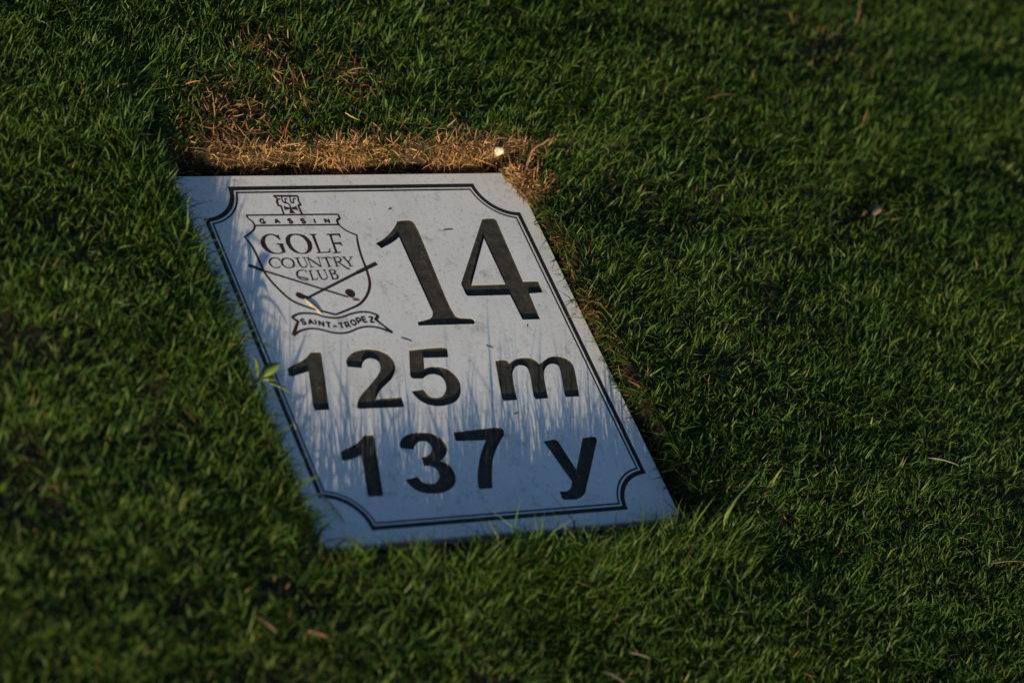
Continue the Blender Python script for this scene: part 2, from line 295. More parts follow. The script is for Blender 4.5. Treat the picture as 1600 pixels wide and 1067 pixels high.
EMBLEM = [
 ('banner', [[(-90.21,115.04,1.05,1),(-89.66,112.11,1.05,0),(-87.75,109.57,1.05,0),(-87.08,106.02,1.12,0)],[(-90.21,115.04,0.97,0),(-21.75,114.38,0.97,1)],[(-87.43,106.03,0.97,0),(-24.47,105.35,0.97,0)],[(-21.75,114.38,1.12,1),(-21.58,110.99,1.27,1),(-24.38,108.94,1.5,0),(-24.65,105.35,1.35,0)]]),
 ('shield', [[(-87.08,106.02,1.12,0),(-88.57,103.36,1.2,0),(-92.69,99.74,1.12,0),(-98.04,96.58,1.05,1),(-95.54,88.58,1.4,0),(-94.72,76.28,1.4,0),(-93.89,64.05,1.4,0),(-89.2,51.75,1.4,0),(-83.42,42.46,1.4,0),(-74.97,36.83,1.26,0),(-64.65,32.62,1.26,0),(-55.97,29.22,1.4,0)],[(-24.55,105.14,0.97,0),(-21.24,100.41,0.97,0),(-17.86,97.8,0.97,0),(-14.51,96.03,0.97,1),(-16.52,87.87,1.4,0),(-18.02,76.95,1.4,0),(-18.76,64.51,1.54,0),(-20.91,53.75,1.68,0),(-26.47,44.73,1.54,0),(-34.73,37.42,1.4,0),(-44.4,33.26,1.26,0),(-55.97,29.22,1.26,0)]]),
 ('tower', [[(-64.18,131.33,1.2,0),(-45.91,130.92,1.2,0)],[(-63.85,131.24,1.12,0),(-62.24,128.75,0.97,1),(-63.5,125.82,1.5,1),(-63.5,122.87,1.05,1),(-61.69,122.41,1.05,1),(-62.31,114.85,1.12,0)],[(-46.04,130.58,1.05,0),(-47.09,126.78,1.05,1),(-46.62,123.17,1.12,1),(-48.83,122.58,1.12,1),(-48.74,114.55,1.27,0)],[(-58.41,130.38,0.75,0),(-58.98,126.37,0.9,0),(-57.48,125.07,0.9,0),(-56.54,129.07,0.67,0)],[(-52.31,130.27,0.75,0),(-52.94,125.62,0.9,0),(-51.74,124.96,0.9,0),(-50.06,128.53,0.75,0),(-48.44,128.5,0.75,0)],[(-62.04,128.33,0.82,0),(-59.92,128.71,0.67,0)],[(-56.78,125.48,0.82,0),(-55.03,122.91,0.9,0),(-55.5,120.17,0.9,0)],[(-56.52,128.65,0.67,0),(-54.8,128.41,0.67,0)],[(-55.5,120.17,0.52,0),(-60.06,120.48,2.8,0)],[(-55.5,120.17,0.52,0),(-50.4,120.28,2.8,0)],[(-55.42,120.38,0.52,0),(-55.61,115.96,3.55,0)]]),
 ('golf_club_mark', [[(-103.76,72.78,2.06,0),(-94.41,67.62,1.92,0)],[(-94.41,67.62,1.1,0),(-41.4,43.43,1.03,0)],[(-41.27,45.14,3.43,0),(-39.02,46.17,5.83,0),(-37.46,45.96,5.83,0),(-35.28,45.28,2.06,0)]]),
 ('golf_club_mark', [[(-9.01,71.17,2.33,0),(-27.07,63.42,1.92,0)],[(-27.07,63.42,1.51,0),(-71.3,43.74,1.23,0)],[(-71.03,43.58,2.47,0),(-74.08,44.96,3.29,0),(-76.22,46.16,3.77,0),(-78.27,47.57,2.6,0)]]),
 ('ribbon', [[(-88.5,28.24,1.31,0),(-83.53,30.64,1.2,0),(-77.68,31.26,1.09,0),(-70.38,30.18,0.98,0),(-65.11,27.78,0.98,0),(-58.4,26.43,0.98,0),(-52.0,26.91,0.98,0),(-44.93,29.07,0.98,0),(-37.07,30.49,0.98,0),(-30.97,29.99,0.98,0),(-24.97,27.19,1.09,0)],[(-24.97,27.19,1.74,0),(-28.15,23.78,1.74,1),(-24.81,18.91,1.09,0),(-19.97,12.51,1.31,0)],[(-88.5,28.24,1.31,0),(-85.26,24.61,1.53,1),(-92.87,13.68,1.96,0)],[(-92.87,13.68,1.85,0),(-86.02,17.11,1.2,0),(-77.86,18.46,0.98,0),(-71.14,17.27,0.98,0),(-63.98,14.49,0.98,0),(-58.12,13.63,0.98,0),(-51.65,14.31,0.98,0),(-44.43,16.89,0.98,0),(-37.68,18.16,0.98,0),(-30.64,17.42,0.98,0),(-24.74,15.08,1.31,0),(-19.97,12.51,1.64,0)]]),
]
SMALL = [
 ('G', (-80.25,109.73), 3.3, 3.5, 0.0),
 ('A', (-69.48,109.48), 3.3, 3.5, 0.0),
 ('S', (-59.68,109.33), 3.3, 3.5, 0.0),
 ('S', (-50.12,109.11), 3.3, 3.5, 0.0),
 ('I', (-41.41,108.99), 3.3, 3.5, 0.0),
 ('N', (-32.17,108.9), 3.3, 3.5, 0.0),
 ('S', (-81.5,24.44), 3.4, 4.2, -0.03),
 ('A', (-76.22,24.2), 3.4, 4.2, -0.06),
 ('I', (-72.85,23.64), 3.4, 4.2, -0.17),
 ('N', (-69.1,22.42), 3.4, 4.2, -0.22),
 ('T', (-64.37,20.92), 3.4, 4.2, -0.21),
 ('-', (-60.05,19.67), 3.4, 4.2, -0.08),
 ('T', (-55.2,19.91), 3.4, 4.2, 0.05),
 ('R', (-50.61,20.4), 3.4, 4.2, 0.16),
 ('O', (-45.51,22.16), 3.4, 4.2, 0.21),
 ('P', (-40.84,23.47), 3.4, 4.2, 0.17),
 ('E', (-36.58,24.34), 3.4, 4.2, 0.04),
 ('Z', (-31.22,23.98), 3.4, 4.2, -0.05),
]

# ------------------------------------------------------------------ ground
PW, PH = 0.1332, 0.1503                # half width, half height of the plate
RX0, RX1 = -PW - 0.0062, PW + 0.0015     # the pocket cut in the turf
RY0, RY1 = -PH - 0.019, PH + 0.008
PLATE_T = 0.006

def pocket_edge(x, y):
    """signed distance to the ragged pocket outline, positive outside"""
    w = (fbm(x, y, 0.03, 3, 2) - 0.5) * 0.010
    dx = np.maximum(RX0 - x, x - RX1 - 0.003 * (1 - smoothstep(-0.13, -0.02, y))); dy = np.maximum(RY0 - y, y - RY1)
    d = np.where((dx > 0) & (dy > 0), np.hypot(np.maximum(dx, 0), np.maximum(dy, 0)), np.maximum(dx, dy))
    w2 = np.where(y < -PH, (fbm(x, y, 0.05, 4, 2) - 0.5) * 0.020 + 0.001 + 0.0085 * (1 - smoothstep(-0.125, -0.085, x)), 0.0)
    return d + np.minimum(w, 0.002) + w2

def ground_z(x, y):
    x = np.asarray(x, float); y = np.asarray(y, float)
    d = pocket_edge(x, y)
    back = smoothstep(0.0, 0.012, y - RY1)
    step = smoothstep(0.0, 0.007, d)
    left = smoothstep(0.0, 0.02, RX0 - x)
    base = 0.0095 + back * 0.004 * (1 - smoothstep(0.05, 0.25, d)) + left * 0.007 * smoothstep(-0.12, 0.06, y) + 0.006 * smoothstep(0.02, 0.10, d) * smoothstep(-0.1, 0.2, x - 0.1)
    bump = (fbm(x, y, 0.06, 11, 3) - 0.5) * 0.010 + (fbm(x, y, 0.5, 31, 2) - 0.5) * 0.02 * smoothstep(0.02, 0.4, d)
    lo = -PLATE_T - 0.007 - (fbm(x, y, 0.02, 7, 2)) * 0.003
    inside_plate = (np.abs(x) < PW + 0.002) & (np.abs(y) < PH + 0.002)
    lo = np.where(inside_plate, -PLATE_T - 0.0006, lo)
    return lo * (1 - step) + (base + bump) * step

def axis(lo, hi, fine):
    a = list(np.arange(lo, hi + 1e-6, fine))
    for sgn, start in ((-1, a[0]), (1, a[-1])):
        p = start; s = 0.008; ext = []
        while abs(p) < 0.75:
            p += sgn * s; s = min(s * 1.15, 0.02); ext.append(p)
        while abs(p) < 400:
            s *= 1.35; p += sgn * s; ext.append(p)
        a = ext[::-1] + a if sgn < 0 else a + ext
    return np.array(a)

gx = axis(-0.165, 0.175, 0.003); gy = axis(-0.185, 0.20, 0.003)
X, Y = np.meshgrid(gx, gy)
Z = ground_z(X, Y)
far = smoothstep(0.8, 1.4, np.hypot(X, Y))
Z = Z * (1 - far) + far * (0.004 + (fbm(X, Y, 2.5, 51, 3) - 0.5) * 0.05)
nx, ny = len(gx), len(gy)
gv = np.stack([X, Y, Z], -1).reshape(-1, 3)
idx = np.arange(nx * ny).reshape(ny, nx)
gf = np.stack([idx[:-1, :-1], idx[:-1, 1:], idx[1:, 1:], idx[1:, :-1]], -1).reshape(-1, 4)

def numpy_mesh(name, verts, loops, starts, totals):
    me = bpy.data.meshes.new(name)
    me.vertices.add(len(verts)); me.vertices.foreach_set('co', np.ascontiguousarray(verts, np.float32).ravel())
    me.loops.add(len(loops)); me.loops.foreach_set('vertex_index', np.ascontiguousarray(loops, np.int32))
    me.polygons.add(len(starts)); me.polygons.foreach_set('loop_start', np.ascontiguousarray(starts, np.int32))
    me.polygons.foreach_set('loop_total', np.ascontiguousarray(totals, np.int32))
    me.polygons.foreach_set('use_smooth', np.ones(len(starts), bool))
    me.update(calc_edges=True); me.validate()
    return me
gm = numpy_mesh('ground', gv, gf.ravel(), np.arange(len(gf)) * 4, np.full(len(gf), 4))
ground = link('ground', gm, MAT_SOIL)
tag(ground, 'dark soil under the lawn with a pocket cut for the sign', kind='structure')

# ------------------------------------------------------------------ sign
sign = bpy.data.objects.new('distance_sign', None); COL.objects.link(sign)
sign.location = (0, 0, -PLATE_T)
tag(sign, 'white rectangular golf distance plate with black border, numbered 14, sunk in the lawn', 'sign')
ZT = PLATE_T                            # height of the face above the sign's origin

def smooth_path(pts, closed, step=7):
    """Catmull-Rom through points (x, y, ..., corner); corners stay sharp"""
    P = [np.array(p[:-1], float) for p in pts]; C = [p[-1] for p in pts]
    n = len(P); out = []
    for i in range(n if closed else n - 1):
        j = (i + 1) % n
        p1, p2 = P[i], P[j]
        h = (i - 1) % n; k = (j + 1) % n
        p0 = p1 + (p1 - p2) if (C[i] or (not closed and i == 0)) else P[h]
        p3 = p2 + (p2 - p1) if (C[j] or (not closed and j == n - 1)) else P[k]
        if C[i] and C[j]:
            out.append(p1); continue
        # centripetal parametrisation keeps uneven spacing from overshooting
        t0 = 0.0; t1 = t0 + max(np.linalg.norm((p1 - p0)[:2]), 1e-6) ** 0.5; t2 = t1 + max(np.linalg.norm((p2 - p1)[:2]), 1e-6) ** 0.5
        t3 = t2 + max(np.linalg.norm((p3 - p2)[:2]), 1e-6) ** 0.5
        for s in range(step):
            t = t1 + (t2 - t1) * s / step
            a1 = (t1 - t) / (t1 - t0) * p0 + (t - t0) / (t1 - t0) * p1
            a2 = (t2 - t) / (t2 - t1) * p1 + (t - t1) / (t2 - t1) * p2
            a3 = (t3 - t) / (t3 - t2) * p2 + (t - t2) / (t3 - t2) * p3
            b1 = (t2 - t) / (t2 - t0) * a1 + (t - t0) / (t2 - t0) * a2
            b2 = (t3 - t) / (t3 - t1) * a2 + (t - t1) / (t3 - t1) * a3
            out.append((t2 - t) / (t2 - t1) * b1 + (t - t1) / (t2 - t1) * b2)
    if not closed: out.append(P[-1])
    return out

def fill(contours, z):
    """contours in millimetres, filled with holes, facing up -> verts, faces"""
    loops = [[Vector((p[0], p[1], 0)) for p in c] for c in contours]
    flat = [v for l in loops for v in l]
    faces = []
    for a, b, c in tessellate_polygon(loops):
        va, vb, vc = flat[a], flat[b], flat[c]
        cr = (vb - va).cross(vc - va).z
        if abs(cr) < 1e-9: continue
        faces.append((a, b, c) if cr > 0 else (a, c, b))
    return [(v.x * 1e-3, v.y * 1e-3, z) for v in flat], faces

def area(c):
    return 0.5 * sum(c[i][0] * c[(i + 1) % len(c)][1] - c[(i + 1) % len(c)][0] * c[i][1] for i in range(len(c)))

GROOVE, RIM = 0.0013, 0.00012
outer_contours, islands, grooves = [], [], []
for name, ch, cs in ENGRAVED:
    cc = [smooth_path(c, True) for c in cs]
    outer_contours.append(cc[0]); islands += cc[1:]
    grooves.append((name, ch, cc))

# the slab: top face with the cut figures left open, bevelled rim, sides, underside
BV = 0.9
w, h = PW * 1000, PH * 1000
rim = [(-w + BV, -h + BV), (w - BV, -h + BV), (w - BV, h - BV), (-w + BV, h - BV)]
sv, sf = fill([rim] + outer_contours, ZT)
for isl in islands:
    v2, f2 = fill([isl], ZT); o = len(sv); sv += v2; sf += [tuple(i + o for i in t) for t in f2]
o = len(sv)
for (x, y), (sx, sy) in zip(rim, ((-1, -1), (1, -1), (1, 1), (-1, 1))):
    sv += [(x * 1e-3, y * 1e-3, ZT), (sx * w * 1e-3, sy * h * 1e-3, ZT - BV * 1e-3), (sx * w * 1e-3, sy * h * 1e-3, 0.0)]
for k in range(4):
    a, b = o + 3 * k, o + 3 * ((k + 1) % 4)
    sf += [(a + 1, b + 1, b, a), (a + 2, b + 2, b + 1, a + 1)]
sf.append((o + 2, o + 11, o + 8, o + 5))
plate = link('plate', mesh_from(sv, sf), MAT_FACE, sign)

for name, ch, cc in grooves:
    fv, ff = fill(cc, ZT - GROOVE)
    rims = []
    for i, c in enumerate(cc):
        if (area(c) > 0) != (i == 0): c = c[::-1]      # walls look into the cut
        o = len(fv); n = len(c)
        for p in c:
            for dz in (0, RIM, GROOVE): fv.append((p[0] * 1e-3, p[1] * 1e-3, ZT - dz))
        for k in range(n):
            a, b = o + 3 * k, o + 3 * ((k + 1) % n)
            rims += [len(ff)]; ff += [(a, b, b + 1, a + 1), (a + 1, b + 1, b + 2, a + 2)]
    go = tag(link(name, mesh_from(fv, ff), MAT_GROOVE, sign), 'black engraved %s reading %s' % (name, ch))
    go.data.materials.append(MAT_FACE)                 # bare lip of the cut, above the paint
    for k in rims: go.data.polygons[k].material_index = 1

INK_Z = ZT + 0.00005
def border_path(d, n=14):
    W, H, R = 0.8717 * 280 / 2, 140.0, 0.096 * 280
    r = R + d; e = math.sqrt(r * r - d * d); a0 = math.asin(d / r)
    pts = []
    for sx, sy, rot in ((1, -1, 90), (1, 1, 180), (-1, 1, 270), (-1, -1, 0)):
        for k in range(n + 1):
            t = math.radians(rot) + a0 + (math.pi / 2 - 2 * a0) * (1 - k / n)
            pts.append((sx * W + r * math.cos(t), sy * H + r * math.sin(t)))
    return pts
def band(d0, d1):
    A, B = border_path(d0), border_path(d1); n = len(A)
    v = [(p[0] * 1e-3, p[1] * 1e-3, INK_Z) for p in A + B]
    return mesh_from(v, [(k, (k + 1) % n, n + (k + 1) % n, n + k) for k in range(n)])
for d0, d1, lab in ((0.0, 3.2, 'thick outer border line with scooped corners'), (4.5, 5.8, 'thin inner border line with scooped corners')):
    tag(link('border_line', band(d0, d1), MAT_INK, sign), lab)

def stroke_geometry(strokes, z):
    v, f = [], []
    for k, s in enumerate(strokes):
        path = smooth_path(s, False, 6)
        pts = [p[:2] for p in path]; ws = [p[2] for p in path]
        o = len(v); n = len(pts)
        for i in range(n):
            d0 = pts[i] - pts[i - 1] if i > 0 else pts[1] - pts[0]
            d1 = pts[i + 1] - pts[i] if i < n - 1 else d0
            d0 = d0 / (np.linalg.norm(d0) + 1e-9); d1 = d1 / (np.linalg.norm(d1) + 1e-9)
            t = d0 + d1; t = t / (np.linalg.norm(t) + 1e-9)
            m = 1.0 / max(0.6, float(t @ d1))
            nn = np.array((-t[1], t[0])) * ws[i] * 0.62 * m
            for q in (pts[i] - nn, pts[i] + nn):
                v.append((q[0] * 1e-3, q[1] * 1e-3, z + k * 0.000003))
        for i in range(n - 1):
            a = o + 2 * i
            f.append((a, a + 2, a + 3, a + 1))
    return v, f

crest = link('crest', mesh_from(*stroke_geometry(dict(EMBLEM)['shield'], INK_Z)), MAT_CREST, sign)
tag(crest, 'thin dark shield outline with scrolled ribbon and crossed golf clubs')
for n_, (name, strokes) in enumerate(EMBLEM):
    if name == 'shield': continue
    link(name, mesh_from(*stroke_geometry(strokes, INK_Z + 0.000012 * (n_ + 1))), MAT_CREST, crest)
for ch, cs in PRINTED:
    link('letter', mesh_from(*fill([smooth_path(c, True) for c in cs], INK_Z)), MAT_CREST, crest)
for ch, strokes in STROKED:
    link('letter', mesh_from(*stroke_geometry(strokes, INK_Z)), MAT_CREST, crest)
# block capitals of the header and the ribbon, on a unit box
CAPS = {'G': [[(.95, .8), (.6, 1), (.15, .85), (.05, .5), (.15, .15), (.6, 0), (.95, .15), (.95, .45)], [(.95, .45), (.55, .45)]],
        'A': [[(0, 0), (.5, 1)], [(.5, 1), (1, 0)], [(.2, .35), (.8, .35)]],
        'S': [[(.92, .85), (.5, 1), (.1, .8), (.25, .55), (.75, .45), (.92, .22), (.5, 0), (.05, .15)]],
        'I': [[(.5, 0), (.5, 1)]], 'N': [[(.05, 0), (.05, 1)], [(.05, 1), (.95, 0)], [(.95, 0), (.95, 1)]],
        'T': [[(0, 1), (1, 1)], [(.5, 1), (.5, 0)]], '-': [[(.1, .5), (.9, .5)]],
        'R': [[(.1, 0), (.1, 1)], [(.1, 1), (.7, .98), (.9, .75), (.7, .5), (.1, .48)], [(.5, .48), (.95, 0)]],
        'O': [[(.5, 1), (.1, .8), (.02, .5), (.1, .2), (.5, 0), (.9, .2), (.98, .5), (.9, .8), (.5, 1)]],
        'P': [[(.1, 0), (.1, 1)], [(.1, 1), (.75, .98), (.95, .72), (.75, .45), (.1, .42)]],
        'E': [[(.1, 0), (.1, 1)], [(.1, 1), (.95, 1)], [(.1, .5), (.85, .5)], [(.1, 0), (.95, 0)]],
        'Z': [[(.05, 1), (.95, 1)], [(.95, 1), (.05, 0)], [(.05, 0), (.95, 0)]]}
for ch, (cx, cy), bw, bh, ang in SMALL:
    ca, sa = math.cos(ang), math.sin(ang)
    strokes = []
    for s in CAPS[ch]:
        row = []
        for (u, v_) in s:
            px, py = (u - .5) * bw, (v_ - .5) * bh
            row.append((cx + px * ca - py * sa, cy + px * sa + py * ca, 1.1, 0))
        strokes.append(row)
    link('letter', mesh_from(*stroke_geometry(strokes, INK_Z)), MAT_CREST, crest)

# ------------------------------------------------------------------ grass
def blades(name, base, phi, lean, bend, length, width, tint, mat, twist=None, prof=(0.0, 0.36, 0.72, 1.0), wprof=(0.75, 1.0, 0.72)):
    """every blade a tapering, bending strip; one mesh"""
    n = len(base)
    az = np.stack([np.cos(phi), np.sin(phi), np.zeros(n)], 1)
    side = np.stack([-np.sin(phi), np.cos(phi), np.zeros(n)], 1)
    up = np.array([0, 0, 1.0])
    if twist is None: twist = rng.normal(0, 0.5, n)
    curl = rng.normal(0, 0.75, n)
    lv = []
    p = base.copy(); prev = 0.0; K = len(prof)
    for k, s in enumerate(prof):
        if k > 0:
            sm = 0.5 * (s + prev)
            th = lean + bend * sm
            dirn = np.sin(th)[:, None] * az + np.cos(th)[:, None] * up + (curl * sm * np.sin(th))[:, None] * side
            p = p + dirn * ((s - prev) * length)[:, None]
        prev = s
        if k < K - 1:
            th = lean + bend * s
            nrm = np.cos(th)[:, None] * az - np.sin(th)[:, None] * up
            tw = twist * (0.4 + s)
            sd = np.cos(tw)[:, None] * side + np.sin(tw)[:, None] * nrm
            hw = (width * 0.5 * wprof[k])[:, None]
            lv += [p - sd * hw, p + sd * hw]
        else:
            lv.append(p)
    V = np.stack(lv, 1)                                  # n, 2K-1, 3
    nv = 2 * K - 1
    pat, st, to = [], [], []
    for k in range(K - 2):
        st.append(len(pat)); to.append(4); pat += [2 * k, 2 * k + 1, 2 * k + 3, 2 * k + 2]
    st.append(len(pat)); to.append(3); pat += [2 * K - 4, 2 * K - 3, 2 * K - 2]
    loops = ((np.arange(n) * nv)[:, None] + np.array(pat)[None]).ravel()
    starts = ((np.arange(n) * len(pat))[:, None] + np.array(st)[None]).ravel()
    totals = np.tile(to, n)
    me = numpy_mesh(name, V.reshape(-1, 3), loops, starts, totals)
    at = me.color_attributes.new('tint', 'FLOAT_COLOR', 'POINT')
    c = np.ones((n, nv, 4), np.float32); c[:, :, :3] = tint[:, None, :]
    at.data.foreach_set('color', c.ravel())
    return link(name, me, mat)

DRY_SPOTS = [(-0.036, 0.246, 0.026, 0.75), (-0.030, 0.215, 0.022, 0.7), (-0.080, 0.195, 0.030, 0.9), (0.024, 0.220, 0.020, 0.95), (-0.095, 0.17, 0.03, 0.7), (0.46, 0.245, 0.05, 0.35), (0.409, 0.086, 0.018, 0.6),
             (0.279, 0.021, 0.010, 0.5), (0.145, 0.13, 0.014, 0.8), (0.15, 0.07, 0.010, 0.6), (0.02, 0.20, 0.012, 0.4), (0.10, 0.20, 0.014, 0.4), (0.149, 0.02, 0.012, 0.7), (-0.30, -0.09, 0.03, 0.25)]
def dryness(x, y):
    d = np.zeros_like(x)
    for (a, b, r, s) in DRY_SPOTS:
        d = np.maximum(d, s * np.exp(-((x - a) ** 2 + (y - b) ** 2) / (r * r)))
    return d

def lawn(n, x0, x1, y0, y1, lscale=1.0, wscale=1.0, hole=None):
    x = rng.uniform(x0, x1, n); y = rng.uniform(y0, y1, n)
    if hole is not None:
        k = ~((x > hole[0]) & (x < hole[1]) & (y > hole[2]) & (y < hole[3])); x, y = x[k], y[k]
    # gather into tufts
    cl = 0.012
    cx = (np.floor(x / cl) + 0.5 + (value_noise(np.floor(x / cl) * 7.3, np.floor(y / cl) * 5.1, 1.0, 91) - 0.5)) * cl
    cy = (np.floor(y / cl) + 0.5 + (value_noise(np.floor(x / cl) * 3.7, np.floor(y / cl) * 9.2, 1.0, 92) - 0.5)) * cl
    pull = rng.uniform(0, 0.55, len(x))
    x = x + (cx - x) * pull; y = y + (cy - y) * pull
    d = pocket_edge(x, y)
    dens = 0.6 * fbm(x, y, 0.030, 5, 2) + 0.4 * fbm(x, y, 0.11, 6, 2)
    back = (y > RY1) & (x > RX0 - 0.0) & (x < RX1 + 0.02)
    edge = np.where(back, 0.004 + (fbm(x, y, 0.025, 77, 3) - 0.5) * 0.018 + np.where(rng.uniform(0, 1, len(x)) < 0.38, -0.008, 0.0) + 0.004 * smoothstep(0.0, 0.1, x), 0.0015)
    keep = (d > edge) & (rng.uniform(0, 1, len(x)) < 0.40 + 0.9 * smoothstep(0.28, 0.58, dens) - 0.16 * (1 - smoothstep(-0.35, 0.05, x + y)) * (1 - smoothstep(0.38, 0.56, dens)))
    dry = dryness(x, y)
    keep &= rng.uniform(0, 1, len(x)) > 0.35 * dry
    x, y, d, dens, dry = x[keep], y[keep], d[keep], dens[keep], dry[keep]
    m = len(x)
    base = np.stack([x, y, ground_z(x, y) - 0.001], 1)
    # each tuft grows its own way, the lawn as a whole drifts with the mower
    ta = value_noise(np.floor(x / cl) * 11.1, np.floor(y / cl) * 6.7, 1.0, 93) * 2 * np.pi
    fld = fbm(x, y, 0.10, 41, 2) * 4 * np.pi
    vx = 0.55 * np.cos(ta) + 0.5 * np.cos(fld) + rng.normal(0, 1.1, m)
    vy = 0.55 * np.sin(ta) + 0.5 * np.sin(fld) + rng.normal(0, 1.1, m)
    # blades beside the pocket lean out over the plate a little
    near = 1 - smoothstep(0.0, 0.02, d)
    inx = np.where(x < RX0, 1.0, np.where(x > RX1, -1.0, 0.0)); iny = np.where(y < RY0, 1.0, np.where(y > RY1, -1.0, 0.0))
    vx += near * np.where(inx < 0, -1.8, inx * 0.25); vy += near * iny * np.where(iny > 0, 0.0, 1.5)
    phi = np.arctan2(vy, vx)
    h = 0.72 + 0.56 * fbm(x, y, 0.05, 61, 3)
    length = (0.0064 + 0.0115 * rng.beta(1.6, 2.8, m)) * h * lscale
    tall = rng.uniform(0, 1, m) < 0.02
    length = np.where(tall, length * rng.uniform(1.3, 1.9, m), length)
    # the front verge stands a little taller
    length *= 1 + 1.08 * (1 - smoothstep(0.0, 0.06, d)) * (y < RY0) + 0.75 * (1 - smoothstep(0.005, 0.06, d)) * (x < RX0) + 0.35 * (1 - smoothstep(0.0, 0.02, d)) * (x > RX1)
    length *= 1 - 0.35 * np.where(y > RY1, 1 - smoothstep(0.01, 0.035, d), 0) * (np.abs(x) < PW + 0.02)
    stray = (rng.uniform(0, 1, m) < 0.05) & (y < RY0) & (d < 0.012)
    length = np.where(stray, length * 1.35, length)
    lean = np.abs(rng.normal(0.62, 0.40, m)); bend = rng.gamma(2.0, 0.5, m) * np.where(rng.uniform(0, 1, m) < 0.12, -0.6, 1.0)
    low = rng.uniform(0, 1, m) < 0.40
    lean = np.where(low, rng.uniform(0.8, 1.45, m), lean)
    front = (1 - smoothstep(0.0, 0.05, d)) * (y < RY0) + 0.7 * (1 - smoothstep(0.0, 0.06, d)) * (x < RX0)
    lean *= 1 - 0.45 * np.clip(front, 0, 1)
    width = (0.00045 + 0.00105 * rng.beta(1.5, 2.8, m)) * wscale
    # hue: fresh green, some yellow-green, some bluish, a few straw
    v = rng.uniform(0, 1, m)[:, None]; hue = np.clip(rng.normal(0.45, 0.22, m) + 0.25 * (fbm(x, y, 0.12, 71, 2) - 0.5), 0, 1)[:, None]
    g0 = np.array([0.032, 0.082, 0.015]); g1 = np.array([0.103, 0.163, 0.021])
    tint = (g0 * (1 - hue) + g1 * hue) * (0.65 + 0.7 * v)
    pale = rng.uniform(0, 1, m) < 0.05
    tint = np.where(pale[:, None], np.array([0.19, 0.20, 0.055]) * (0.6 + 0.6 * v), tint)
    broad = rng.uniform(0, 1, m) < 0.012
    width = np.where(broad, width * 1.9, width); length = np.where(broad, length * 1.25, length)
    dead = rng.uniform(0, 1, m) < 0.04 + 0.95 * dry + 0.18 * near
    dc = np.array([0.27, 0.145, 0.06]) * (0.35 + 0.9 * rng.uniform(0, 1, m)[:, None])
    dc[:, 1] *= rng.uniform(0.75, 1.1, m)
    tint = np.where(dead[:, None], dc, tint)
    length = np.where(dead, length * 0.8, length)
    lean = np.where(dead, lean + rng.uniform(0.2, 1.0, m), lean)
    return base, phi, lean, bend, length, width, tint

g = lawn(1000000, -0.56, 0.90, -0.50, 0.50)
grass = blades('grass', *g, MAT_GRASS, prof=(0.0, 0.55, 1.0), wprof=(0.85, 1.0))
tag(grass, 'short dense green lawn grass growing around the white plate', 'grass', kind='stuff')
g2 = lawn(110000, -2.2, 2.6, -2.1, 2.2, 1.15, 3.2, hole=(-0.56, 0.90, -0.50, 0.50))
outer = blades('grass', *g2, MAT_GRASS, prof=(0.0, 0.55, 1.0), wprof=(0.85, 1.0))
tag(outer, 'short green lawn grass stretching away beyond the plate', 'grass', kind='stuff')

# ------------------------------------------------------------------ dry thatch along the cut turf
def straw_tint(m, lo=0.45, hi=1.15):
    c = np.array([0.52, 0.305, 0.13]) * rng.uniform(lo, hi, m)[:, None]
    c[:, 1] *= rng.uniform(0.8, 1.12, m); c[:, 2] *= rng.uniform(0.7, 1.3, m)
    return c
n = 15000
x = rng.uniform(RX0 - 0.003, RX1 + 0.012, n); y = RY1 + 0.010 * rng.beta(1.1, 2.4, n)
kp = (pocket_edge(x, y) > 0.001) & (rng.uniform(0, 1, n) < 0.04 + 0.96 * smoothstep(-0.115, -0.01, x)) & (rng.uniform(0, 1, n) < 0.25 + smoothstep(0.3, 0.55, fbm(x, y, 0.02, 99, 2)))
x, y = x[kp], y[kp]; n = len(x)
base = np.stack([x, y, ground_z(x, y) + rng.uniform(-0.002, 0.003, n)], 1)
thatch = blades('thatch', base, rng.uniform(-np.pi, np.pi, n), np.clip(rng.normal(1.25, 0.4, n), 0.3, 2.0), rng.normal(0.2, 0.7, n), rng.gamma(3.0, 0.0021, n), rng.uniform(0.0004, 0.0010, n), straw_tint(n, 0.2, 1.25) * (0.55 + 0.8 * fbm(x, y, 0.012, 98, 2))[:, None], MAT_STRAW)
tag(thatch, 'sunlit tan dead grass along the cut turf edge above the plate', 'dead grass', kind='stuff')
# dead bits lying in the worn patches and thinning out behind the cut edge
xs, ys = [], []
for (a_, b_, r_, s_) in DRY_SPOTS[:7]:
    k_ = int((1.9e5 if r_ < 0.04 and a_ < 0.3 else 2.5e4) * r_ * r_ * s_); xs.append(rng.normal(a_, r_ * 0.55, k_)); ys.append(rng.normal(b_, r_ * 0.5, k_))
xs.append(rng.uniform(RX0 + 0.02, RX1, 300)); ys.append(RY1 + 0.005 + rng.gamma(1.5, 0.006, 300))
x = np.concatenate(xs); y = np.concatenate(ys); kp = pocket_edge(x, y) > 0.004; x, y = x[kp], y[kp]; n = len(x)
base = np.stack([x, y, ground_z(x, y) + rng.uniform(0.000, 0.008, n)], 1)
tc_ = straw_tint(n, 0.2, 0.8); rust = rng.uniform(0, 1, n) < 0.35; tc_[rust] = tc_[rust] * np.array([0.8, 0.55, 0.45])
litter = blades('thatch', base, rng.uniform(-np.pi, np.pi, n), np.clip(rng.normal(1.3, 0.3, n), 0.5, 1.9), rng.normal(0.1, 0.5, n), rng.gamma(4, 0.0019, n), rng.uniform(0.0005, 0.0011, n), tc_, MAT_STRAW)
tag(litter, 'brown dead blades littering the worn turf behind the plate', 'dead grass', kind='stuff')
